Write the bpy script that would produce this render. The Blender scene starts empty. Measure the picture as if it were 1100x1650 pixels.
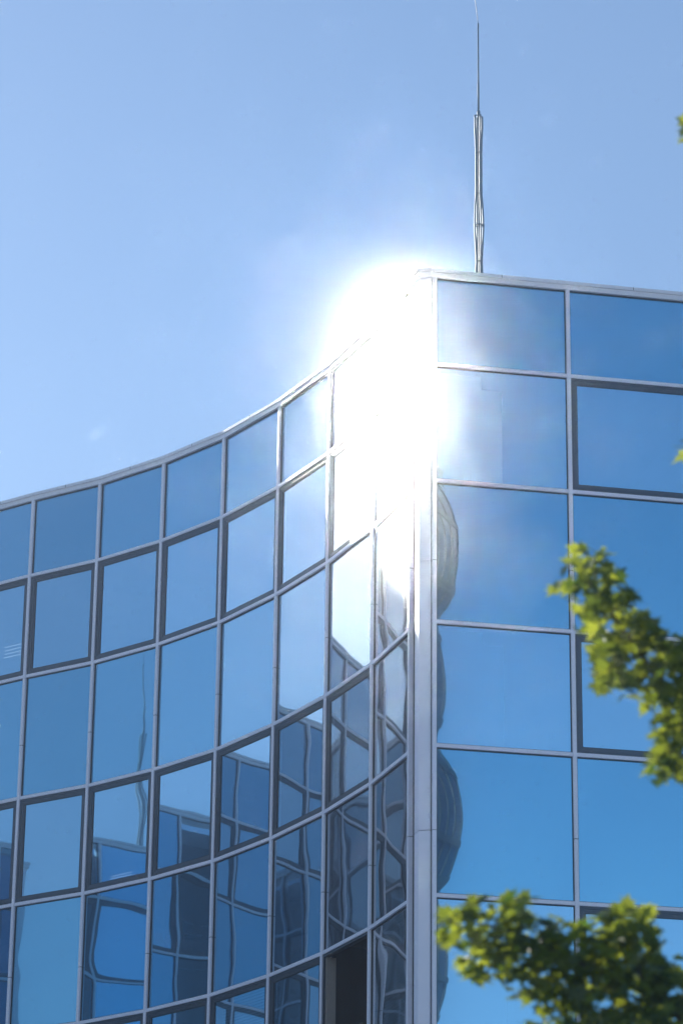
import bpy, math, random
from mathutils import Vector, Matrix, noise

R = math.radians
sc = bpy.context.scene
# ------------------------------------------------------------------ camera
PITCH, ROLL, FPX = R(21.5225), R(0.6962), 5200.0
CAM = Vector((0.0, 0.0, 1.7))
fwd = Vector((0, math.cos(PITCH), math.sin(PITCH)))
up0 = Vector((0, -math.sin(PITCH), math.cos(PITCH)))
xc = Vector((1, 0, 0)) * math.cos(ROLL) + up0 * math.sin(ROLL)
yc = -Vector((1, 0, 0)) * math.sin(ROLL) + up0 * math.cos(ROLL)
cd = bpy.data.cameras.new('camera')
cam = bpy.data.objects.new('camera', cd)
sc.collection.objects.link(cam)
M = Matrix((xc, yc, -fwd)).transposed().to_4x4()
M.translation = CAM
cam.matrix_world = M
cd.sensor_fit = 'VERTICAL'
cd.sensor_height = 36.0
cd.sensor_width = 24.0
cd.lens = FPX / 1650 * 36
cd.clip_start, cd.clip_end = 0.1, 6000
cd.dof.use_dof = True
cd.dof.focus_distance = 46.0
cd.dof.aperture_fstop = 2.6
sc.camera = cam

# ------------------------------------------------------------------ light
SUN_AZ, SUN_EL = R(-38.25), R(23.8)          # azimuth from +Y (negative = left)
sun_dir = Vector((math.sin(SUN_AZ) * math.cos(SUN_EL), math.cos(SUN_AZ) * math.cos(SUN_EL), math.sin(SUN_EL)))
w = bpy.data.worlds.new('World')
sc.world = w
w.use_nodes = True
nt = w.node_tree
bg = nt.nodes['Background']
sky = nt.nodes.new('ShaderNodeTexSky')
sky.sky_type = 'NISHITA'
sky.sun_disc = False
sky.sun_elevation = SUN_EL
sky.sun_rotation = SUN_AZ
sky.altitude = 200
sky.air_density = 1.0
sky.dust_density = 0.1
sky.ozone_density = 2.0
nt.links.new(sky.outputs[0], bg.inputs[0])
bg.inputs[1].default_value = 0.10
sl = bpy.data.lights.new('sun', 'SUN')
sl.energy = 5.0
sl.angle = R(0.53)
sl.color = (1.0, 0.95, 0.87)
so = bpy.data.objects.new('sun', sl)
sc.collection.objects.link(so)
so.rotation_euler = (-sun_dir).to_track_quat('-Z', 'Y').to_euler()
so.location = (0, 0, 80)
sc.view_settings.view_transform = 'Standard'
sc.view_settings.look = 'None'
sc.view_settings.exposure = 0.74
sc.view_settings.gamma = 1.0
sc.view_settings.use_curve_mapping = False
cy = sc.cycles
cy.max_bounces = 10
cy.glossy_bounces = 6
cy.transparent_max_bounces = 12
cy.volume_bounces = 1
cy.caustics_reflective = True
cy.sample_clamp_indirect = 700
cy.blur_glossy = 0.0

# ------------------------------------------------------------------ helpers
def tag(o, label=None, cat=None, group=None, kind=None):
    for k, v in (('label', label), ('category', cat), ('group', group), ('kind', kind)):
        if v:
            o[k] = v
    return o

def empty(name, loc=(0, 0, 0)):
    o = bpy.data.objects.new(name, None)
    o.location = loc
    sc.collection.objects.link(o)
    return o

class MB:
    """collects geometry in world space, then links it as one object"""
    def __init__(s):
        s.v, s.f = [], []
    def box8(s, c):
        b = len(s.v)
        s.v += [Vector(p) for p in c]
        for q in ((0, 3, 2, 1), (4, 5, 6, 7), (0, 1, 5, 4), (1, 2, 6, 5), (2, 3, 7, 6), (3, 0, 4, 7)):
            s.f.append(tuple(b + i for i in q))
    def obox(s, o, ax, ay, x0, x1, y0, y1, z0, z1):
        """box in a frame with origin o, horizontal axes ax, ay and vertical z"""
        c = []
        for z in (z0, z1):
            for (a, b) in ((x0, y0), (x1, y0), (x1, y1), (x0, y1)):
                c.append(Vector((o[0] + ax[0] * a + ay[0] * b, o[1] + ax[1] * a + ay[1] * b, z)))
        s.box8(c)
    def prism(s, poly, z0, z1):
        b, n = len(s.v), len(poly)
        s.v += [Vector((p[0], p[1], z0)) for p in poly] + [Vector((p[0], p[1], z1)) for p in poly]
        s.f.append(tuple(b + i for i in reversed(range(n))))
        s.f.append(tuple(b + n + i for i in range(n)))
        for i in range(n):
            j = (i + 1) % n
            s.f.append((b + i, b + j, b + n + j, b + n + i))
    def tube(s, pts, rad, seg=8):
        b = len(s.v)
        pts = [Vector(p) for p in pts]
        n = len(pts)
        if not hasattr(rad, '__len__'):
            rad = [rad] * n
        ref = None
        for i, p in enumerate(pts):
            d = (pts[min(i + 1, n - 1)] - pts[max(i - 1, 0)]).normalized()
            if ref is None:
                ref = d.orthogonal().normalized()
            ref = (ref - d * ref.dot(d)).normalized()
            q = d.cross(ref)
            for k in range(seg):
                a = 2 * math.pi * k / seg
                s.v.append(p + (ref * math.cos(a) + q * math.sin(a)) * rad[i])
        for i in range(n - 1):
            for k in range(seg):
                k2 = (k + 1) % seg
                s.f.append((b + i * seg + k, b + i * seg + k2, b + (i + 1) * seg + k2, b + (i + 1) * seg + k))
        s.f.append(tuple(b + k for k in reversed(range(seg))))
        s.f.append(tuple(b + (n - 1) * seg + k for k in range(seg)))
    def build(s, name, mat, parent=None, smooth=False, bevel=0.0):
        me = bpy.data.meshes.new(name)
        if s.v:
            lo = Vector((min(v.x for v in s.v), min(v.y for v in s.v), min(v.z for v in s.v)))
            hi = Vector((max(v.x for v in s.v), max(v.y for v in s.v), max(v.z for v in s.v)))
            c = (lo + hi) / 2
            c.z = lo.z
        else:
            c = Vector()
        me.from_pydata([v - c for v in s.v], [], s.f)
        me.materials.append(mat)
        if smooth:
            me.shade_smooth()
        me.update()
        o = bpy.data.objects.new(name, me)
        sc.collection.objects.link(o)
        if parent:
            o.parent = parent
            pw = Vector()
            q = parent
            while q:
                pw += q.location
                q = q.parent
            o.location = c - pw
        else:
            o.location = c
        if bevel:
            m = o.modifiers.new('bevel', 'BEVEL')
            m.width = bevel
            m.segments = 2
            m.limit_method = 'ANGLE'
        return o

def new_mat(name):
    m = bpy.data.materials.new(name)
    m.use_nodes = True
    n = m.node_tree
    n.nodes.clear()
    out = n.nodes.new('ShaderNodeOutputMaterial')
    return m, n, out

def nd(n, t, **kw):
    x = n.nodes.new(t)
    for k, v in kw.items():
        if k.startswith('i_'):
            key = k[2:]
            key = int(key) if key.isdigit() else key.replace('_', ' ')
            x.inputs[key].default_value = v
        else:
            setattr(x, k, v)
    return x

def surf(name, col, rough=0.5, metal=0.0, var=0.0, scale=3.0, spec=0.5, streak=False, bump=0.0):
    m, n, out = new_mat(name)
    p = nd(n, 'ShaderNodeBsdfPrincipled')
    p.inputs['Roughness'].default_value = rough
    p.inputs['Metallic'].default_value = metal
    p.inputs['Specular IOR Level'].default_value = spec
    p.inputs['Base Color'].default_value = (*col, 1)
    if var:
        tc = nd(n, 'ShaderNodeNewGeometry')
        mp = nd(n, 'ShaderNodeMapping')
        mp.inputs['Scale'].default_value = (scale, scale, scale * (0.12 if streak else 1))
        no = nd(n, 'ShaderNodeTexNoise', i_Scale=1.0, i_Detail=6.0, i_Roughness=0.6)
        n.links.new(tc.outputs['Position'], mp.inputs[0])
        n.links.new(mp.outputs[0], no.inputs['Vector'])
        mx = nd(n, 'ShaderNodeMix', data_type='RGBA')
        mx.inputs[6].default_value = tuple(c * (1 - var) for c in col) + (1,)
        mx.inputs[7].default_value = tuple(min(1, c * (1 + var)) for c in col) + (1,)
        n.links.new(no.outputs['Fac'], mx.inputs[0])
        n.links.new(mx.outputs[2], p.inputs['Base Color'])
        mr = nd(n, 'ShaderNodeMapRange')
        mr.inputs[3].default_value = max(0.02, rough - 0.1)
        mr.inputs[4].default_value = min(1, rough + 0.12)
        n.links.new(no.outputs['Fac'], mr.inputs[0])
        n.links.new(mr.outputs[0], p.inputs['Roughness'])
        if bump:
            b = nd(n, 'ShaderNodeBump', i_Strength=0.4, i_Distance=bump)
            n.links.new(no.outputs['Fac'], b.inputs['Height'])
            n.links.new(b.outputs[0], p.inputs['Normal'])
    n.links.new(p.outputs[0], out.inputs[0])
    return m

def glass(name, tint_n, tint_g, base, clear, dirt=0.016, back=(0.012, 0.02, 0.035)):
    """coated solar glass: mirror coat, fresnel, faint dust; clear = share that lets the room show"""
    m, n, out = new_mat(name)
    fr = nd(n, 'ShaderNodeFresnel', i_IOR=1.5)
    mr = nd(n, 'ShaderNodeMapRange')
    mr.inputs[1].default_value, mr.inputs[2].default_value = 0.04, 1.0
    mr.inputs[3].default_value, mr.inputs[4].default_value = base, 1.0
    n.links.new(fr.outputs[0], mr.inputs[0])
    ramp = nd(n, 'ShaderNodeMapRange')
    ramp.inputs[1].default_value, ramp.inputs[2].default_value = 0.04, 0.17
    n.links.new(fr.outputs[0], ramp.inputs[0])
    cm = nd(n, 'ShaderNodeMix', data_type='RGBA')
    cm.inputs[6].default_value = (*tint_n, 1)
    cm.inputs[7].default_value = (*tint_g, 1)
    n.links.new(ramp.outputs[0], cm.inputs[0])
    g1 = nd(n, 'ShaderNodeBsdfGlossy', i_Roughness=0.010)
    n.links.new(cm.outputs[2], g1.inputs[0])
    g2 = nd(n, 'ShaderNodeBsdfGlossy', i_Roughness=0.085)       # faint haze of the hard coat
    n.links.new(cm.outputs[2], g2.inputs[0])
    gl = nd(n, 'ShaderNodeMixShader', i_0=0.18)
    n.links.new(g1.outputs[0], gl.inputs[1])
    n.links.new(g2.outputs[0], gl.inputs[2])
    tr = nd(n, 'ShaderNodeBsdfTransparent')
    tr.inputs[0].default_value = (0.42, 0.55, 0.66, 1)
    df = nd(n, 'ShaderNodeBsdfDiffuse')
    df.inputs[0].default_value = (*back, 1)
    body = nd(n, 'ShaderNodeMixShader', i_0=clear)
    n.links.new(df.outputs[0], body.inputs[1])
    n.links.new(tr.outputs[0], body.inputs[2])
    mix = nd(n, 'ShaderNodeMixShader')
    n.links.new(mr.outputs[0], mix.inputs[0])
    n.links.new(body.outputs[0], mix.inputs[1])
    n.links.new(gl.outputs[0], mix.inputs[2])
    # dust film: streaky, scatters light broadly around the mirror direction
    geo = nd(n, 'ShaderNodeNewGeometry')
    mp = nd(n, 'ShaderNodeMapping')
    mp.inputs['Scale'].default_value = (2.2, 2.2, 0.5)
    no = nd(n, 'ShaderNodeTexNoise', i_Scale=1.0, i_Detail=8.0, i_Roughness=0.65)
    n.links.new(geo.outputs['Position'], mp.inputs[0])
    n.links.new(mp.outputs[0], no.inputs['Vector'])
    spk = nd(n, 'ShaderNodeTexNoise', i_Scale=26.0, i_Detail=3.0)
    n.links.new(geo.outputs['Position'], spk.inputs['Vector'])
    sm = nd(n, 'ShaderNodeMapRange')
    sm.inputs[1].default_value, sm.inputs[2].default_value = 0.66, 0.74
    n.links.new(spk.outputs['Fac'], sm.inputs[0])
    dm = nd(n, 'ShaderNodeMath', operation='MULTIPLY_ADD')
    dm.inputs[1].default_value = dirt
    n.links.new(no.outputs['Fac'], dm.inputs[0])
    sk = nd(n, 'ShaderNodeMath', operation='MULTIPLY')
    sk.inputs[1].default_value = dirt * 1.5
    n.links.new(sm.outputs[0], sk.inputs[0])
    n.links.new(sk.outputs[0], dm.inputs[2])
    du = nd(n, 'ShaderNodeBsdfGlossy', i_Roughness=0.34)
    du.inputs[0].default_value = (0.9, 0.93, 1, 1)
    dd = nd(n, 'ShaderNodeBsdfDiffuse')
    dd.inputs[0].default_value = (0.5, 0.5, 0.5, 1)
    dus = nd(n, 'ShaderNodeMixShader', i_0=0.2)
    n.links.new(du.outputs[0], dus.inputs[1])
    n.links.new(dd.outputs[0], dus.inputs[2])
    fin = nd(n, 'ShaderNodeMixShader')
    n.links.new(dm.outputs[0], fin.inputs[0])
    n.links.new(mix.outputs[0], fin.inputs[1])
    n.links.new(dus.outputs[0], fin.inputs[2])
    n.links.new(fin.outputs[0], out.inputs[0])
    return m

M_ALU = surf('pale_aluminium', (0.84, 0.83, 0.93), 0.45, 0.0, var=0.07, scale=2.5, streak=True)
M_CAP = surf('cap_aluminium', (0.78, 0.78, 0.85), 0.42, 0.0, var=0.08, scale=3)
M_FRAME = surf('grey_window_frame', (0.055, 0.066, 0.088), 0.42, 0.2, var=0.1, scale=5)
M_SASH = surf('grey_window_sash', (0.075, 0.088, 0.112), 0.4, 0.2, var=0.1, scale=5)
M_GASKET = surf('black_rubber', (0.012, 0.012, 0.014), 0.6)
M_GLASS = glass('solar_glass_clear', (0.38, 0.74, 1.0), (0.92, 0.95, 0.97), 0.66, 0.8)
M_SPAN = glass('solar_glass_spandrel', (0.26, 0.70, 1.0), (0.89, 0.92, 0.95), 0.58, 0.0)
M_STAIR = glass('clear_stair_glass', (0.5, 0.7, 0.85), (0.95, 0.95, 0.95), 0.10, 0.95)
M_STEEL = surf('galvanised_steel', (0.14, 0.19, 0.23), 0.5, 0.2, var=0.12, scale=12)
M_ROOM = surf('room_plaster', (0.16, 0.155, 0.15), 0.8, var=0.1, scale=1)
M_SLAB = surf('concrete_slab', (0.11, 0.11, 0.115), 0.85, var=0.15, scale=1.5)
M_WHITE = surf('white_partition', (0.72, 0.72, 0.70), 0.7, var=0.04, scale=1)
M_BEIGE = surf('beige_reveal', (0.36, 0.32, 0.29), 0.6, var=0.05, scale=4)
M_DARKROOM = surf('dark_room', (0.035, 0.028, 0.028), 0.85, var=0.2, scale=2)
M_ROOF = surf('roof_gravel', (0.25, 0.24, 0.22), 0.9, var=0.3, scale=12)
M_GROUND = surf('plaza_paving', (0.40, 0.39, 0.37), 0.8, var=0.25, scale=1.2)
M_TOWERG = surf('tower_dark_glass', (0.008, 0.022, 0.075), 0.3, 0.0, var=0.3, scale=0.3, spec=0.3)
M_TOWERM = surf('tower_dark_metal', (0.012, 0.012, 0.016), 0.5)

# ------------------------------------------------------------------ facade plan
P_BAY_W = [(-24.80, 39.50), (-24.57, 40.75), (-24.16, 41.98), (-23.59, 43.18), (-22.96, 44.24), (-22.20, 45.26),
           (-21.29, 46.16), (-20.20, 47.05), (-19.00, 47.90), (-17.75, 48.60), (-16.40, 49.15), (-15.00, 49.50),
           (-13.60, 49.65), (-12.20, 49.60), (-10.80, 49.38), (-9.45, 48.95), (-8.10, 48.32), (-6.88, 47.50),
           (-5.74, 46.62)]
P_MAIN = [(-4.6836, 45.8548), (-3.6210, 45.1603), (-2.6191, 44.3102), (-1.6958, 43.3215), (-.8692, 42.1263),
          (-.1569, 40.8505), (.4389, 39.5080), (.8945, 38.1548)]
BAY = P_BAY_W + P_MAIN
B0, B1 = Vector((1.1654, 37.8573)), Vector((2.9056, 38.1839))
rt = (B1 - B0).normalized()
EAST = [B0 + rt * 1.771 * k for k in range(0, 8)]
WB0 = Vector((-25.12, 39.20))
wt = Vector((-rt.x, rt.y))
WEST = [WB0 + wt * 1.771 * k for k in range(5, -1, -1)]

Z0 = 1.7
ROOF = 18.315 + Z0
L = [16.9755 + Z0, 15.3661 + Z0, 13.4730 + Z0, 11.8645 + Z0, 9.977 + Z0]
while L[-1] > 2.5:
    L.append(L[-1] - (1.609 if len(L) % 2 else 1.891))
L.append(0.15)
ROWS = []                       # (ztop, zbottom, is_window_row)
CAPH = 0.115
top = ROOF - CAPH
for k, z in enumerate(L):
    ROWS.append((top, z, k % 2 == 1))
    top = z
SPL = [14.287 + Z0 - 3.5 * k for k in range(4)]

building = empty('glass_office_building', (-11, 48, 0))
tag(building, 'glass office building whose blue mirrored wall curves in to a pale sharp corner column', 'building')

def seg_frame(a, b):
    a, b = Vector(a), Vector(b)
    t = (b - a)
    ln = t.length
    t = t / ln
    return a, t, Vector((t.y, -t.x)), ln

rng = random.Random(11)

def pane_mesh(mb_v, mb_f, a, t, n, x0, x1, z0, z1, off, sag, wav, seed, nx=18, nz=22):
    rr = random.Random(seed)
    hx, hz = (x1 - x0) / 2, (z1 - z0) / 2
    b = len(mb_v)
    ph = [rr.uniform(0, 6.28) for _ in range(6)]
    sx, sz = rr.uniform(-1, 1) * 0.0005 * wav, rr.uniform(-1, 1) * 0.0005 * wav
    so_ = Vector((rr.uniform(0, 50), rr.uniform(0, 50), rr.uniform(0, 50)))
    for j in range(nz + 1):
        v = -1 + 2 * j / nz
        for i in range(nx + 1):
            u = -1 + 2 * i / nx
            edge = (1 - u ** 4) * (1 - v ** 4)
            d = -sag * (1 - u * u) * (1 - v * v)
            X, Zz = u * hx, v * hz
            q = noise.noise(Vector((X * 1.3, Zz * 1.6, 0)) + so_)
            q2 = noise.noise(Vector((X * 1.0, Zz * 3.4, 7.7)) + so_)
            d += wav * (0.0011 * q + 0.00040 * q2)
            d += sx * u + sz * v
            p = a + t * ((x0 + x1) / 2 + X) + n * (off + d)
            mb_v.append(Vector((p.x, p.y, (z0 + z1) / 2 + Zz)))
    for j in range(nz):
        for i in range(nx):
            k = b + j * (nx + 1) + i
            mb_f.append((k, k + 1, k + nx + 2, k + nx + 1))

def ring(mb, a, t, n, x0, x1, z0, z1, w_, y0, y1):
    mb.obox(a, t, n, x0, x1, y0, y1, z0, z0 + w_)
    mb.obox(a, t, n, x0, x1, y0, y1, z1 - w_, z1)
    mb.obox(a, t, n, x0, x0 + w_, y0, y1, z0 + w_, z1 - w_)
    mb.obox(a, t, n, x1 - w_, x1, y0, y1, z0 + w_, z1 - w_)

MW = 0.025                      # half width of mullions and transoms
far = {k: MB() for k in ('frame', 'sash', 'glass', 'span', 'gasket', 'transom', 'mullion', 'stair')}

def panel(a, b, ztop, zbot, is_win, vis, seed, sag, wav, opened=False, stair=False):
    o, t, n, ln = seg_frame(a, b)
    x0, x1 = MW, ln - MW
    z0, z1 = zbot + MW, ztop - (MW if ztop < ROOF - CAPH - 0.01 else 0)
    if is_win:
        fr = MB() if vis else far['frame']
        ring(fr, o, t, n, x0, x1, z0, z1, 0.034, -0.05, 0.026)
        sa = MB() if vis else far['sash']
        if opened:
            fo = fr.build('window', M_FRAME, building)
            tag(fo, 'open window with its sash swung inward and a dark room behind')
            rv = MB()
            rv.obox(o, t, n, x0 + 0.034, x0 + 0.05, -0.14, -0.004, z0 + 0.034, z1 - 0.034)
            rv.build('reveal', M_BEIGE, fo)
            # sash turned inward on its left edge
            hx = o + t * (x1 - 0.04) - n * 0.08
            st = (-n).normalized()
            sn = -t
            w2 = x1 - x0 - 0.09
            ring(sa, hx, st, sn, 0.02, w2, z0 + 0.045, z1 - 0.045, 0.05, -0.03, 0.03)
            sa.build('sash', M_SASH, fo)
            v, f = [], []
            pane_mesh(v, f, hx, st, sn, 0.06, w2 - 0.04, z0 + 0.09, z1 - 0.09, 0.0, 0, 0, 1, 4, 4)
            g = MB(); g.v, g.f = v, f
            g.build('pane', M_GLASS, fo, smooth=True)
            return
        m1, m2 = 0.037, 0.06
        ring(sa, o, t, n, x0 + m1, x1 - m1, z0 + m1, z1 - m1, 0.024, -0.045, 0.020)
        ring(sa, o, t, n, x0 + m1 + 0.024, x1 - m1 - 0.024, z0 + m1 + 0.024, z1 - m1 - 0.024, 0.022, -0.04, 0.010)
        e = m1 + 0.046
        ga = MB() if vis else far['gasket']
        ring(ga, o, t, n, x0 + e, x1 - e, z0 + e, z1 - e, 0.007, -0.03, 0.006)
        for xx in (x0 + 0.11, x1 - 0.15):
            ga.obox(o, t, n, xx, xx + 0.04, 0.024, 0.0285, z0 + 0.008, z0 + 0.022)
        gl = MB() if vis else far['stair' if stair else 'glass']
        pane_mesh(gl.v, gl.f, o, t, n, x0 + e + 0.005, x1 - e - 0.005, z0 + e + 0.005, z1 - e - 0.005, -0.004,
                  sag * 0.5, wav * 0.45, seed, *((18, 20) if vis else (8, 8)))
        if vis:
            fo = fr.build('window', M_FRAME, building, bevel=0.002)
            sa.build('sash', M_SASH, fo, bevel=0.002)
            ga.build('gasket', M_GASKET, fo)
            gl.build('pane', M_GLASS, fo, smooth=True)
    else:
        gl = MB() if vis else far['stair' if stair else 'span']
        g = 0.012
        pane_mesh(gl.v, gl.f, o, t, n, x0 + g - 0.004, x1 - g + 0.004, z0 + g - 0.004, z1 - g + 0.004, 0.0, sag, wav, seed,
                  *((22, 26) if vis else (8, 8)))
        ga = MB() if vis else far['gasket']
        ring(ga, o, t, n, x0, x1, z0, z1, g, -0.03, 0.012)
        if vis:
            go = gl.build('glass_panel', M_SPAN if vis != 'clear' else M_GLASS, building, smooth=True)
            ga.build('gasket', M_GASKET, go)

def facade(nodes, visible, pane_rule, seed0, sagf):
    ns = [Vector(p) for p in nodes]
    for i in range(len(ns) - 1):
        o, t, n, ln = seg_frame(ns[i], ns[i + 1])
        for r, (zt, zb, iw) in enumerate(ROWS):
            vis = visible(i) and r < 7
            kind = pane_rule(i, r, iw)
            sag, wav = sagf(i, r)
            v = ('clear' if kind == 'clear' else True) if vis else False
            panel(ns[i], ns[i + 1], zt, zb, kind in ('win', 'open'), v, seed0 + i * 37 + r, sag, wav, opened=(kind == 'open' and vis),
                  stair=(seed0 == 100 and i in (3, 4, 5)))
            tm = MB() if vis else far['transom']
            tm.obox(o, t, n, MW, ln - MW, -0.06, 0.040, zb - MW + 0.0005, zb + MW - 0.0005)
            if vis:
                tm.build('transom', M_ALU, building, bevel=0.003)
    for i, p in enumerate(ns):
        ts = []
        if i > 0: ts.append((ns[i] - ns[i - 1]).normalized())
        if i < len(ns) - 1: ts.append((ns[i + 1] - ns[i]).normalized())
        t = sum(ts, Vector((0, 0))).normalized()
        n = Vector((t.y, -t.x))
        vis = visible(i) or (i > 0 and visible(i - 1))
        zz = [0.1] + sorted(SPL) + [ROOF - CAPH + 0.002]
        mb = MB() if vis else far['mullion']
        for k in range(len(zz) - 1):
            mb.obox(p, t, n, -MW, MW, -0.10, 0.046, zz[k] + (0.004 if k else 0), zz[k + 1] - (0.004 if k < len(zz) - 2 else 0))
        if vis:
            mo = mb.build('mullion', M_ALU, building, bevel=0.003)
            jb = MB()
            for z in SPL:
                jb.obox(p, t, n, -MW + 0.004, MW - 0.004, -0.09, 0.040, z - 0.012, z + 0.012)
            jb.build('splice', M_GASKET, mo)

NB = len(P_BAY_W)
def rule_bay(i, r, iw):
    if not iw: return 'fix'
    if i == len(BAY) - 2: return 'clear'
    if i == 0: return 'clear'
    if i == len(BAY) - 3 and r == 5: return 'open'
    return 'win'
facade(BAY, lambda i: i >= NB - 1, rule_bay, 100,
       lambda i, r: (rng.uniform(-0.0012, 0.0022) * 0.6, rng.uniform(0.6, 1.05)))
def rule_east(i, r, iw):
    if not iw: return 'fix'
    return 'clear' if i in (0, 5) else 'win'
facade(EAST, lambda i: i <= 1, rule_east, 3000, lambda i, r: ((0, -0.0012, -0.0046, -0.0016, -0.0050, -0.0016, -.003, -.001, -.003, -.001, -.003, -.001)[min(r, 11)], 0.42))
facade(WEST, lambda i: False, rule_east, 5000, lambda i, r: (0.0015, 0.5))
far['frame'].build('window_frame', M_FRAME, building)['kind'] = 'stuff'
far['sash'].build('sash', M_SASH, building)['kind'] = 'stuff'
far['gasket'].build('gasket', M_GASKET, building)['kind'] = 'stuff'
far['glass'].build('pane', M_GLASS, building, smooth=True)['kind'] = 'stuff'
far['span'].build('glass_panel', M_SPAN, building, smooth=True)['kind'] = 'stuff'
far['stair'].build('stair_glass', M_STAIR, building, smooth=True)['kind'] = 'stuff'
far['transom'].build('transom', M_ALU, building)['kind'] = 'stuff'
far['mullion'].build('mullion', M_ALU, building)['kind'] = 'stuff'

# ---- corner columns: stacked cladding panels round a dark core
def column(A, C, D, B, label=None):
    A, C, D, B = map(Vector, (A, C, D, B))
    inward = ((A + B) / 2 - C).normalized() * 0.25
    zz = [0.0] + sorted(SPL) + [ROOF - CAPH + 0.002]
    mb = MB()
    AC = (A - C); AC2 = C + AC * 0.55
    th = 0.03
    def off(p, q, d):      # point moved inward
        return p + inward.normalized() * d
    for k in range(len(zz) - 1):
        a_, b_ = zz[k] + (0.005 if k else 0), zz[k + 1] - (0.005 if k < len(zz) - 2 else 0)
        mb.prism([AC2, C, D, off(D, 0, 0.09), off(C, 0, 0.09), off(AC2, 0, 0.09)], a_, b_)
    co = mb.build('corner_column', M_ALU, building, bevel=0.004)
    if label: tag(co, label)
    cb = MB()
    cb.prism([A + inward * 0.12, AC2 + inward * 0.12, C + inward * 0.12, D + inward * 0.12, B + inward * 0.3,
              B + inward, A + inward], 0.02, ROOF - CAPH)
    cb.build('column_core', M_GASKET, co)
column((.8945, 38.1548), (.979, 37.862), (1.118, 37.83), (1.1654, 37.8573))
column((-24.80, 39.50), (-24.84, 39.18), (-24.98, 39.16), (-25.12, 39.20))

# ---- roof cap following the whole outline
def offs(pts, d):
    out = []
    n = len(pts)
    for i in range(n):
        ts = []
        if i > 0: ts.append((pts[i] - pts[i - 1]).normalized())
        if i < n - 1: ts.append((pts[i + 1] - pts[i]).normalized())
        if len(ts) == 2:
            n1 = Vector((ts[0].y, -ts[0].x)); n2 = Vector((ts[1].y, -ts[1].x))
            m = (n1 + n2).normalized()
            m = m / max(0.35, m.dot(n1))
        else:
            m = Vector((ts[0].y, -ts[0].x))
        out.append(pts[i] + m * d)
    return out

def strip(mb, pts, d0, d1, z0, z1):
    P0, P1 = offs(pts, d0), offs(pts, d1)
    b, n = len(mb.v), len(pts)
    for i in range(n):
        for (p, z) in ((P0[i], z0), (P1[i], z0), (P1[i], z1), (P0[i], z1)):
            mb.v.append(Vector((p.x, p.y, z)))
    for i in range(n - 1):
        k = b + 4 * i
        for q in range(4):
            q2 = (q + 1) % 4
            mb.f.append((k + q, k + q2, k + 4 + q2, k + 4 + q))
    mb.f.append((b, b + 3, b + 2, b + 1))
    k = b + 4 * (n - 1)
    mb.f.append((k, k + 1, k + 2, k + 3))
OUT = [Vector(p) for p in WEST] + [Vector((-24.98, 39.16)), Vector((-24.84, 39.18))] + [Vector(p) for p in BAY[:]] + \
      [Vector((.979, 37.862)), Vector((1.118, 37.83))] + [Vector(p) for p in EAST]
mb = MB()
strip(mb, OUT, -0.35, 0.048, ROOF - CAPH, ROOF - 0.045)
strip(mb, OUT, -0.37, 0.066, ROOF - 0.044, ROOF)
mb.build('roof_cap', M_CAP, building)
jb = MB()
allp = OUT
for i in range(1, len(allp) - 1):
    a, b = allp[i], allp[i + 1]
    if (b - a).length < 0.6: continue
    o, t, n, ln = seg_frame(a, b)
    jb.obox(o, t, n, ln * 0.5 - 0.004, ln * 0.5 + 0.004, -0.1, 0.0675, ROOF - 0.042, ROOF + 0.001)
jb.build('cap_seam', M_FRAME, building)

# ---- body: slabs, roof deck, back walls, rooms
foot = offs(OUT, -0.16)
def deck(name, z0, z1, mat, inset=0.0, pts=None):
    m = MB()
    P = foot
    for p in P:
        for q in ((p.x, p.y, z0), (p.x, 60, z0), (p.x, 60, z1), (p.x, p.y, z1)):
            m.v.append(Vector(q))
    for i in range(len(P) - 1):
        for q in range(4):
            q2 = (q + 1) % 4
            m.f.append((4 * i + q, 4 * i + q2, 4 * i + 4 + q2, 4 * i + 4 + q))
    return m.build(name, mat, building)
deck('roof', ROOF - 0.60, ROOF - 0.30, M_ROOF)
for k in range(0, len(ROWS)):
    zt, zb, iw = ROWS[k]
    if iw: continue
    if k == 0: continue
    deck('floor_slab', zb + 0.35, zt - 0.25, M_SLAB)
bw = MB()
bw.prism([Vector((-36.0, 60.01)), Vector((15.5, 60.01)), Vector((15.5, 60.3)), Vector((-36, 60.3))], 0, ROOF)
for a, b in (((15.5, 60.3), tuple(EAST[-1])), ((-36, 60.3), tuple(WEST[0]))):
    o, t, n, ln = seg_frame(a, b)
    bw.obox(o, t, n, 0, ln, -0.15, 0.15, 0, ROOF - 0.02)
bw.build('wall', M_SLAB, building)
# inner core wall follows the facade a few metres inside
core = MB()
strip(core, [Vector((-30, 46.0)), Vector((-28.5, 48)), Vector((-24, 53.5)), Vector((-12, 56)), Vector((-2, 52)), Vector((3.5, 44.5)), Vector((14, 46.0))], 0, -0.2, 0.1, ROOF - 0.62)
core.build('core_wall', M_ROOM, building)

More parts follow.
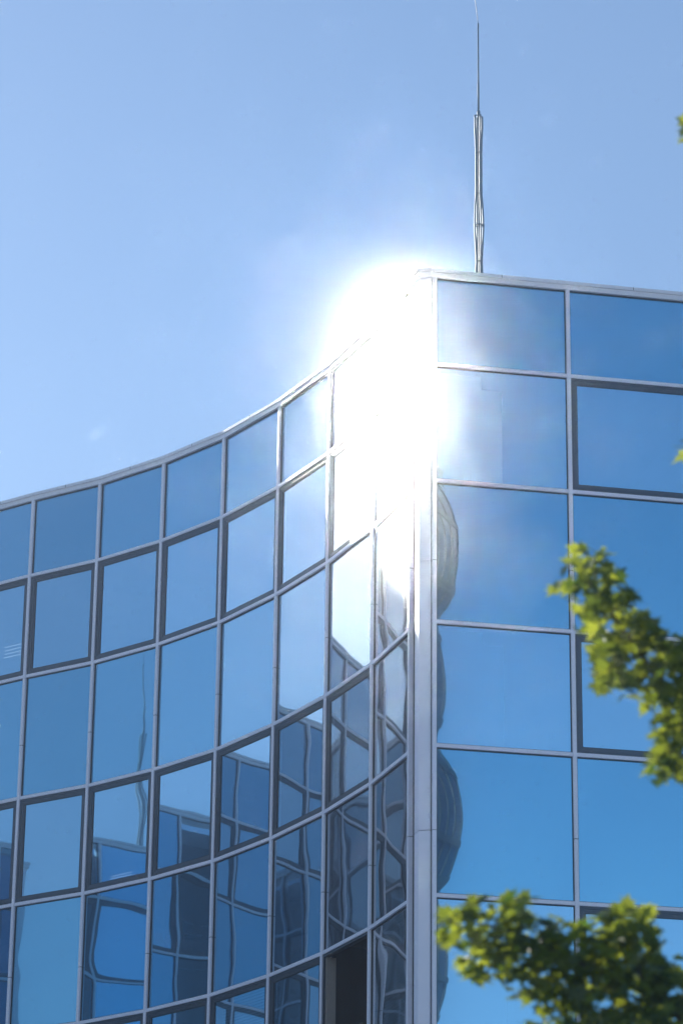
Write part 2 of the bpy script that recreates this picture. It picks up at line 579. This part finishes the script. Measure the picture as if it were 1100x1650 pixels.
# room fittings seen faintly through the clear panes
def east_at(s, inn):
    p = B0 + rt * s - Vector((rt.y, -rt.x)) * inn
    return p
rn = Vector((rt.y, -rt.x))
for r in (1, 3, 5):
    zt, zb, _ = ROWS[r]
    m = MB()
    m.obox(B0, rt, rn, 0.03, 0.10, -0.45, -0.10, zb, zt)
    m.obox(B0, rt, rn, 0.05, 0.65, -0.16, -0.13, zb, zt - 0.05)
    m.obox(B0, rt, rn, 0.70, 0.98, -0.42, -0.38, zb, zt - 0.12)
    m.build('partition', M_WHITE, building)
def blind(a, b, zt, zb, depth):
    o, t, n, ln = seg_frame(a, b)
    m = MB()
    k = 0
    z = zt - 0.06
    while z > zb + 0.05:
        c = [o + t * 0.06 - n * depth, o + t * (ln - 0.06) - n * depth]
        m.v += [Vector((c[0].x, c[0].y, z)), Vector((c[1].x, c[1].y, z)),
                Vector(((c[1] - n * 0.022).x, (c[1] - n * 0.022).y, z - 0.022)), Vector(((c[0] - n * 0.022).x, (c[0] - n * 0.022).y, z - 0.022))]
        q = len(m.v) - 4
        m.f.append((q, q + 1, q + 2, q + 3))
        z -= 0.042
    m.build('blind', M_WHITE, building)
M_LAMP, n_, o_ = new_mat('lamp_tube')
em = nd(n_, 'ShaderNodeEmission', i_Strength=0.7); em.inputs[0].default_value = (1, 0.93, 0.8, 1)
n_.links.new(em.outputs[0], o_.inputs[0])
def lamp(a, b, f0, f1, z, inn, cnt, pitch, hgt):
    o, t, n, ln = seg_frame(a, b)
    m = MB()
    for k in range(cnt):
        m.obox(o, t, n, ln * f0, ln * f1, -inn - 0.02, -inn, z + k * pitch, z + k * pitch + hgt)
    m.build('ceiling_light', M_LAMP, building)
lamp(BAY[NB + 1], BAY[NB + 2], 0.12, 0.44, ROWS[3][1] + 0.16, 0.35, 5, 0.035, 0.007)
lamp(BAY[NB - 1], BAY[NB], 0.40, 0.80, ROWS[1][1] + 0.55, 0.35, 4, 0.055, 0.008)
i7 = len(BAY) - 2
blind(BAY[i7], BAY[i7 + 1], ROWS[5][0], ROWS[5][1], 0.14)
i4 = NB + 3
blind(BAY[i4], BAY[i4 + 1], ROWS[5][0], ROWS[5][1], 0.14)
# pale stair framing behind the clear stair glazing
m = MB()
for i in (3, 4, 5):
    o, t, n, ln = seg_frame(BAY[i], BAY[i + 1])
    m.obox(o, t, n, ln * .55, ln * .55 + .05, -0.95, -0.90, 1, ROOF - 0.7)
    z = 2.0
    k = 0
    while z < ROOF - 1.2:
        m.obox(o, t, n, 0, ln, -1.05, -0.98, z, z + 0.05)
        m.obox(o, t, n, 0, ln, -1.25, -1.20, z + 0.28, z + 0.31)
        z += 0.875 if k % 2 else 1.1
        k += 1
m.build('stair_frame', M_BEIGE, building)
# dark room box behind the open window
o, t, n, ln = seg_frame(BAY[NB + 5], BAY[NB + 6])
m = MB()
m.obox(o, t, n, -0.8, ln + 0.0, -3.2, -3.0, ROWS[5][1] - 0.2, ROWS[5][0] + 0.2)
m.obox(o, t, n, -0.10, 0.03, -3.0, -0.145, ROWS[5][1] - 0.2, ROWS[5][0] + 0.2)
m.obox(o, t, n, ln - 0.02, ln + 0.06, -3.0, -0.2, ROWS[5][1] - 0.2, ROWS[5][0] + 0.2)
m.obox(o, t, n, -0.8, ln, -3.0, -0.2, ROWS[5][0] + 0.12, ROWS[5][0] + 0.2)
m.build('room', M_DARKROOM, building)

# ------------------------------------------------------------------ pixel -> world
def pix(x, y, D):
    """point at horizontal distance D seen through photo pixel x, y"""
    u, v = x - 550, 825 - y
    d = xc * u + yc * v + fwd * FPX
    return CAM + d * (D / math.hypot(d.x, d.y))

# ------------------------------------------------------------------ masts
def mast(loc, label, yaw=0.4):
    root = empty('antenna_mast', (loc[0], loc[1], ROOF - 0.30))
    tag(root, label, 'antenna', 'masts on the roof')
    X, Y = loc
    zl = [(ROOF - 0.30, .075), (18.6 + Z0, .10), (19.15 + Z0, .045), (19.75 + Z0, .045), (20.15 + Z0, .065), (20.60 + Z0, .060), (21.0 + Z0, .042),
          (21.22 + Z0, .060), (21.32 + Z0, .064), (21.45 + Z0, .060), (21.80 + Z0, .040), (22.52 + Z0, .042), (22.62 + Z0, .046), (22.92 + Z0, .058),
          (23.10 + Z0, .062)]
    # height of the photographed rings, read through the lens
    def zy(y): return pix(771, y, 42.5).z
    prof = [(ROOF - 0.30, .11), (ROOF + .25, .058), (zy(560), .045), (zy(500), .075), (zy(421), .042), (zy(395), .055), (zy(363), .071),
            (zy(335), .060), (zy(312), .043), (zy(246), .043), (zy(225), .050), (zy(205), .060), (zy(187), .060)]
    # finer, rounded profile
    fine = []
    for k in range(len(prof) - 1):
        for s in range(4):
            f_ = s / 4
            g = f_ * f_ * (3 - 2 * f_) if prof[k][1] != prof[k + 1][1] else f_
            g = 0.5 * g + 0.5 * f_
            fine.append((prof[k][0] + (prof[k + 1][0] - prof[k][0]) * f_, prof[k][1] + (prof[k + 1][1] - prof[k][1]) * g))
    fine.append(prof[-1])
    for q in range(4):
        a = yaw + q * math.pi / 2
        mb = MB()
        mb.tube([(X + r_ * math.cos(a), Y + r_ * math.sin(a), z) for z, r_ in fine], 0.0145, 8)
        mb.build('leg', M_STEEL, root, smooth=True)
    mb = MB(); mb.tube([(X, Y, ROOF - .3), (X, Y, zy(178))], 0.017, 10)
    mb.build('core_pipe', M_STEEL, root, smooth=True)
    for y in (187, 246, 312, 363, 421, 500):
        mb = MB()
        r_ = min(fine, key=lambda p: abs(p[0] - zy(y)))[1]
        for q in range(4):
            a = yaw + q * math.pi / 2
            b = yaw + (q + 1) * math.pi / 2
            mb.tube([(X, Y, zy(y) + 0.02), (X + r_ * math.cos(a), Y + r_ * math.sin(a), zy(y))], 0.008, 6)
            if y != 187:
                mb.tube([(X + r_ * math.cos(a), Y + r_ * math.sin(a), zy(y)), (X + r_ * math.cos(b), Y + r_ * math.sin(b), zy(y))], 0.007, 6)
        mb.build('bracket', M_STEEL, root, smooth=True)
    mb = MB(); mb.tube([(X, Y, zy(188)), (X, Y, zy(184)), (X, Y, zy(179)), (X, Y, zy(178))], [.012, .026, .026, .016], 12)
    mb.build('collar', M_STEEL, root, smooth=True)
    mb = MB()
    mb.tube([(X, Y, zy(179)), (X, Y, zy(133)), (X, Y, zy(132)), (X, Y, zy(38))], [.0155, .0155, .012, .0115], 12)
    mb.build('pole', M_STEEL, root, smooth=True)
    mb = MB()
    z0 = zy(39)
    pts = [(X - 0.10 * s ** 1.2 - 0.0 * s, Y, z0 + 0.85 * s) for s in [k / 8 for k in range(9)]]
    mb.tube(pts, [0.0042] * 9, 6)
    mb.build('whip_rod', M_FRAME, root, smooth=True)
    return root
mast(tuple(pix(771, 300, 42.5).xy), 'slender steel mast with bulging rods above the pale roof corner')
mast((-31.1, 41.70), 'slender steel mast on the far end of the roof, mirrored in the lower left wall')

# ------------------------------------------------------------------ ground
m = MB()
m.v = [Vector((-2500, -2500, 0)), Vector((2500, -2500, 0)), Vector((2500, 2500, 0)), Vector((-2500, 2500, 0))]
m.f = [(0, 1, 2, 3)]
g = m.build('ground', M_GROUND)
tag(g, 'grey paved ground of the square around the glass building', None, None, 'structure')

# ------------------------------------------------------------------ tower across the square, mirrored in the flat facade
tower = empty('office_tower', (15, -3, 0))
tag(tower, 'dark gridded office tower, mirrored as a rippled strip beside the corner column', 'building')
TO = Vector((18.7, -3.4)); ta = Vector((-0.75, 0.66)).normalized(); tb = Vector((-0.66, -0.75)).normalized()
TH = 35.2
m = MB(); m.obox(TO, ta, tb, 0, 6, 0, 5, 0, TH); m.build('wall', M_TOWERG, tower)
m = MB()
for k in range(11):
    m.obox(TO, ta, tb, k * .6 - 0.035, k * .6 + 0.035, -0.06, 0, 0, TH + 0.1)
    if k < 9: m.obox(TO, ta, tb, -0.06, 0, k * .6 - 0.03, k * .6 + 0.03, 0, TH + 0.1)
m.build('mullion', M_TOWERM, tower)
m = MB()
for k in range(10):
    z = TH - k * 3.5
    for dz in (0.0, -1.1):
        m.obox(TO, ta, tb, -0.05, 6, -0.10, 0, z + dz - 0.1, z + dz + 0.1)
        m.obox(TO, ta, tb, -0.10, -0.0, 0.01, 5, z + dz - 0.1, z + dz + 0.1)
m.build('spandrel', M_TOWERM, tower)
m = MB(); m.obox(TO, ta, tb, -0.15, 6.2, -0.15, 5.2, TH + 0.02, TH + 0.4); m.build('roof', M_TOWERM, tower)

# ------------------------------------------------------------------ maple tree
mleaf, n, out = new_mat('maple_leaf')
geo = nd(n, 'ShaderNodeNewGeometry')
cr = nd(n, 'ShaderNodeValToRGB')
cr.color_ramp.elements[0].color = (0.02, 0.05, 0.010, 1)
cr.color_ramp.elements[1].color = (0.07, 0.12, 0.02, 1)
n.links.new(geo.outputs['Random Per Island'], cr.inputs[0])
cr2 = nd(n, 'ShaderNodeValToRGB')
cr2.color_ramp.elements[0].color = (0.08, 0.15, 0.012, 1)
cr2.color_ramp.elements[1].color = (0.58, 0.64, 0.05, 1)
n.links.new(geo.outputs['Random Per Island'], cr2.inputs[0])
pb = nd(n, 'ShaderNodeBsdfPrincipled', i_Roughness=0.32)
n.links.new(cr.outputs[0], pb.inputs['Base Color'])
tl = nd(n, 'ShaderNodeBsdfTranslucent')
n.links.new(cr2.outputs[0], tl.inputs[0])
mx = nd(n, 'ShaderNodeMixShader', i_0=0.42)
n.links.new(pb.outputs[0], mx.inputs[1]); n.links.new(tl.outputs[0], mx.inputs[2])
n.links.new(mx.outputs[0], out.inputs[0])
M_BARK = surf('maple_bark', (0.10, 0.08, 0.06), 0.9, var=0.3, scale=20, bump=0.02)

lobes = []
for k, (ang, rad) in enumerate([(-90, .12), (-62, .30), (-38, .62), (-24, .36), (-14, .50), (4, .82), (22, .50), (36, .55), (50, .80), (62, .52), (76, .62), (90, 1.0)]):
    lobes.append((math.cos(R(ang)) * rad, math.sin(R(ang)) * rad))
leaf2d = lobes + [(-x, y) for x, y in reversed(lobes[1:-1])]
TD = 16.0
tree = empty('maple_tree', (5.0, 16.3, 0))
tag(tree, 'maple tree with sunlit yellow green leaves in front of the flat glass wall', 'tree')
lv, lf = [], []
tr_ = random.Random(5)
def leaf(p, size):
    # leaf hangs roughly flat with random tilt; apex points outwards/down
    yaw = tr_.uniform(0, 6.283)
    tilt = tr_.gauss(0.45, 0.42)
    rollq = tr_.gauss(0, 0.4)
    Mx = Matrix.Rotation(yaw, 3, 'Z') @ Matrix.Rotation(-tilt, 3, 'X') @ Matrix.Rotation(rollq, 3, 'Y')
    b = len(lv)
    lv.append(p + Mx @ Vector((0, 0.1 * size, -0.05 * size)))
    for (x, y) in leaf2d:
        lv.append(p + Mx @ Vector((x * size, y * size, 0.18 * size * (abs(x) - 0.5 * y * y))))
    m_ = len(leaf2d)
    for i in range(m_):
        lf.append((b, b + 1 + i, b + 1 + (i + 1) % m_))
def cluster(x, y, rx, ry, cnt, D=TD, depth=0.35):
    s = D / FPX / math.cos(PITCH) * 1.0
    for _ in range(int(cnt * 0.98)):
        while True:
            a, b, c = tr_.uniform(-1, 1), tr_.uniform(-1, 1), tr_.uniform(-1, 1)
            if a * a + b * b + c * c < 1: break
        p = pix(x + a * rx, y + b * ry, D + c * depth)
        leaf(p, tr_.uniform(0.055, 0.095))
# branch in the middle right
for c in [(898, 938, 16, 14, 5), (925, 915, 26, 26, 14), (962, 912, 28, 26, 18), (945, 955, 34, 36, 30), (985, 955, 36, 36, 34), (950, 1000, 30, 28, 22),
          (1010, 990, 36, 36, 36), (985, 1040, 42, 40, 46), (1035, 1020, 34, 36, 34), (975, 1085, 34, 34, 30), (1010, 1095, 30, 30, 26), (1060, 1070, 42, 42, 50),
          (1095, 1050, 30, 30, 26), (1065, 1125, 34, 34, 34), (1095, 1120, 34, 40, 38), (1080, 1175, 32, 34, 34), (1070, 1220, 30, 30, 26), (1060, 1245, 22, 20, 12),
          (1100, 1230, 30, 34, 26), (1130, 1120, 40, 80, 60), (1180, 1180, 60, 90, 80), (940, 885, 14, 12, 4), (968, 893, 10, 10, 3)]:
    cluster(*c)
# lower branch
for c in [(728, 1478, 26, 16, 12), (735, 1508, 28, 24, 16), (775, 1465, 28, 20, 16), (790, 1500, 40, 36, 36), (775, 1545, 34, 32, 24), (765, 1578, 18, 22, 9),
          (835, 1462, 34, 22, 22), (850, 1500, 42, 36, 42), (830, 1550, 40, 38, 38), (880, 1550, 44, 44, 54), (900, 1500, 34, 26, 26), (860, 1600, 34, 28, 26),
          (930, 1540, 44, 44, 54), (905, 1610, 44, 40, 50), (975, 1500, 38, 36, 36), (985, 1550, 44, 44, 54), (960, 1610, 50, 44, 58), (1020, 1485, 34, 34, 28),
          (1030, 1520, 38, 40, 40), (1020, 1590, 48, 48, 58), (1060, 1570, 36, 40, 38), (1090, 1590, 40, 46, 46), (1060, 1640, 60, 40, 54), (930, 1660, 60, 36, 44),
          (1000, 1660, 60, 36, 40), (1140, 1620, 50, 70, 60), (1000, 1462, 20, 12, 5), (870, 1650, 30, 20, 10)]:
    cluster(*c)
for c in [(1108, 200, 14, 12, 8), (1125, 215, 30, 24, 20), (1110, 725, 18, 22, 12), (1130, 745, 34, 40, 34), (1180, 500, 60, 220, 260), (1210, 900, 70, 140, 220)]:
    cluster(*c)
# the rest of the crown, outside the frame
for _ in range(5200):
    while True:
        a, b, c = tr_.uniform(-1, 1), tr_.uniform(-1, 1), tr_.uniform(-1, 1)
        if a * a + b * b + c * c < 1: break
    p = Vector((5.1 + a * 2.9, 16.4 + b * 2.9, 7.6 + c * 3.9))
    # stay right of the view cone
    d = p - CAM
    u = d.dot(xc) / d.dot(fwd) * FPX + 550
    v = 825 - d.dot(yc) / d.dot(fwd) * FPX
    if u < 1150 and v < 1700: continue
    if noise.noise(p * 0.9) < -0.12: continue
    leaf(p, tr_.uniform(0.06, 0.085))
me = bpy.data.meshes.new('crown')
me.from_pydata([v - Vector((5.0, 16.3, 0)) for v in lv], [], lf)
me.materials.append(mleaf)
co = bpy.data.objects.new('crown', me); sc.collection.objects.link(co); co.parent = tree
m = MB()
m.tube([(5.0, 16.3, -0.1), (5.02, 16.3, 0.3), (4.95, 16.25, 2.2), (5.1, 16.4, 4.5), (5.0, 16.3, 7.0), (5.2, 16.5, 9.5), (5.1, 16.4, 11.0)],
       [.24, .19, .165, .14, .10, .06, .02], 14)
m.build('trunk', M_BARK, tree, smooth=True)
def limb(pts, r0, r1):
    mm = MB()
    pp = [Vector(p) for p in pts]
    mm.tube(pp, [r0 + (r1 - r0) * k / (len(pp) - 1) for k in range(len(pp))], 8)
    mm.build('limb', M_BARK, tree, smooth=True)
limb([(5.05, 16.35, 4.4)] + [pix(x, y, TD) for x, y in ((1350, 1420), (1210, 1250), (1110, 1150), (1050, 1080), (1000, 1010), (950, 940), (925, 918))], .03, .0025)
limb([(4.98, 16.28, 3.4)] + [pix(x, y, TD) for x, y in ((1300, 1760), (1150, 1680), (1040, 1600), (940, 1555), (850, 1510), (780, 1490), (725, 1480))], .03, .0025)
limb([pix(1040, 1600, TD), pix(1020, 1540, TD), pix(1000, 1475, TD)], .012, .003)
limb([pix(850, 1510, TD), pix(810, 1540, TD), pix(768, 1580, TD)], .008, .003)
limb([pix(1110, 1150, TD), pix(1085, 1200, TD), pix(1065, 1245, TD)], .010, .003)
limb([(5.0, 16.3, 6.8)] + [pix(x, y, TD) for x, y in ((1400, 850), (1250, 780), (1150, 740), (1108, 725))], .04, .003)
limb([(5.1, 16.4, 8.6)] + [pix(x, y, TD) for x, y in ((1400, 330), (1250, 250), (1150, 215), (1108, 203))], .03, .003)
for k in range(9):
    a = k * 0.7
    z = 3.8 + k * 0.75
    limb([(5.05, 16.35, z), (5.05 + abs(math.cos(a)) * 1.2, 16.35 + math.sin(a) * 1.2, z + 0.9), (5.05 + abs(math.cos(a)) * 2.3, 16.35 + math.sin(a) * 2.3, z + 1.4)], .06, .01)

# ------------------------------------------------------------------ haze box added to spread a bloom round the mirrored sun
mh, n, out = new_mat('bloom_haze')
pv = nd(n, 'ShaderNodeVolumePrincipled')
pv.inputs['Color'].default_value = (0.97, 0.98, 1.0, 1)
pv.inputs['Density'].default_value = 0.0028
pv.inputs['Anisotropy'].default_value = 0.976
n.links.new(pv.outputs[0], out.inputs['Volume'])
m = MB()
m.obox((0, 0), (1, 0), (0, 1), -2510, 2510, -2510, 2510, -1.0, 36.2)
hz = m.build('haze', mh)
tag(hz, 'thin haze added to spread a glow round the mirrored sun', None, None, 'stuff')
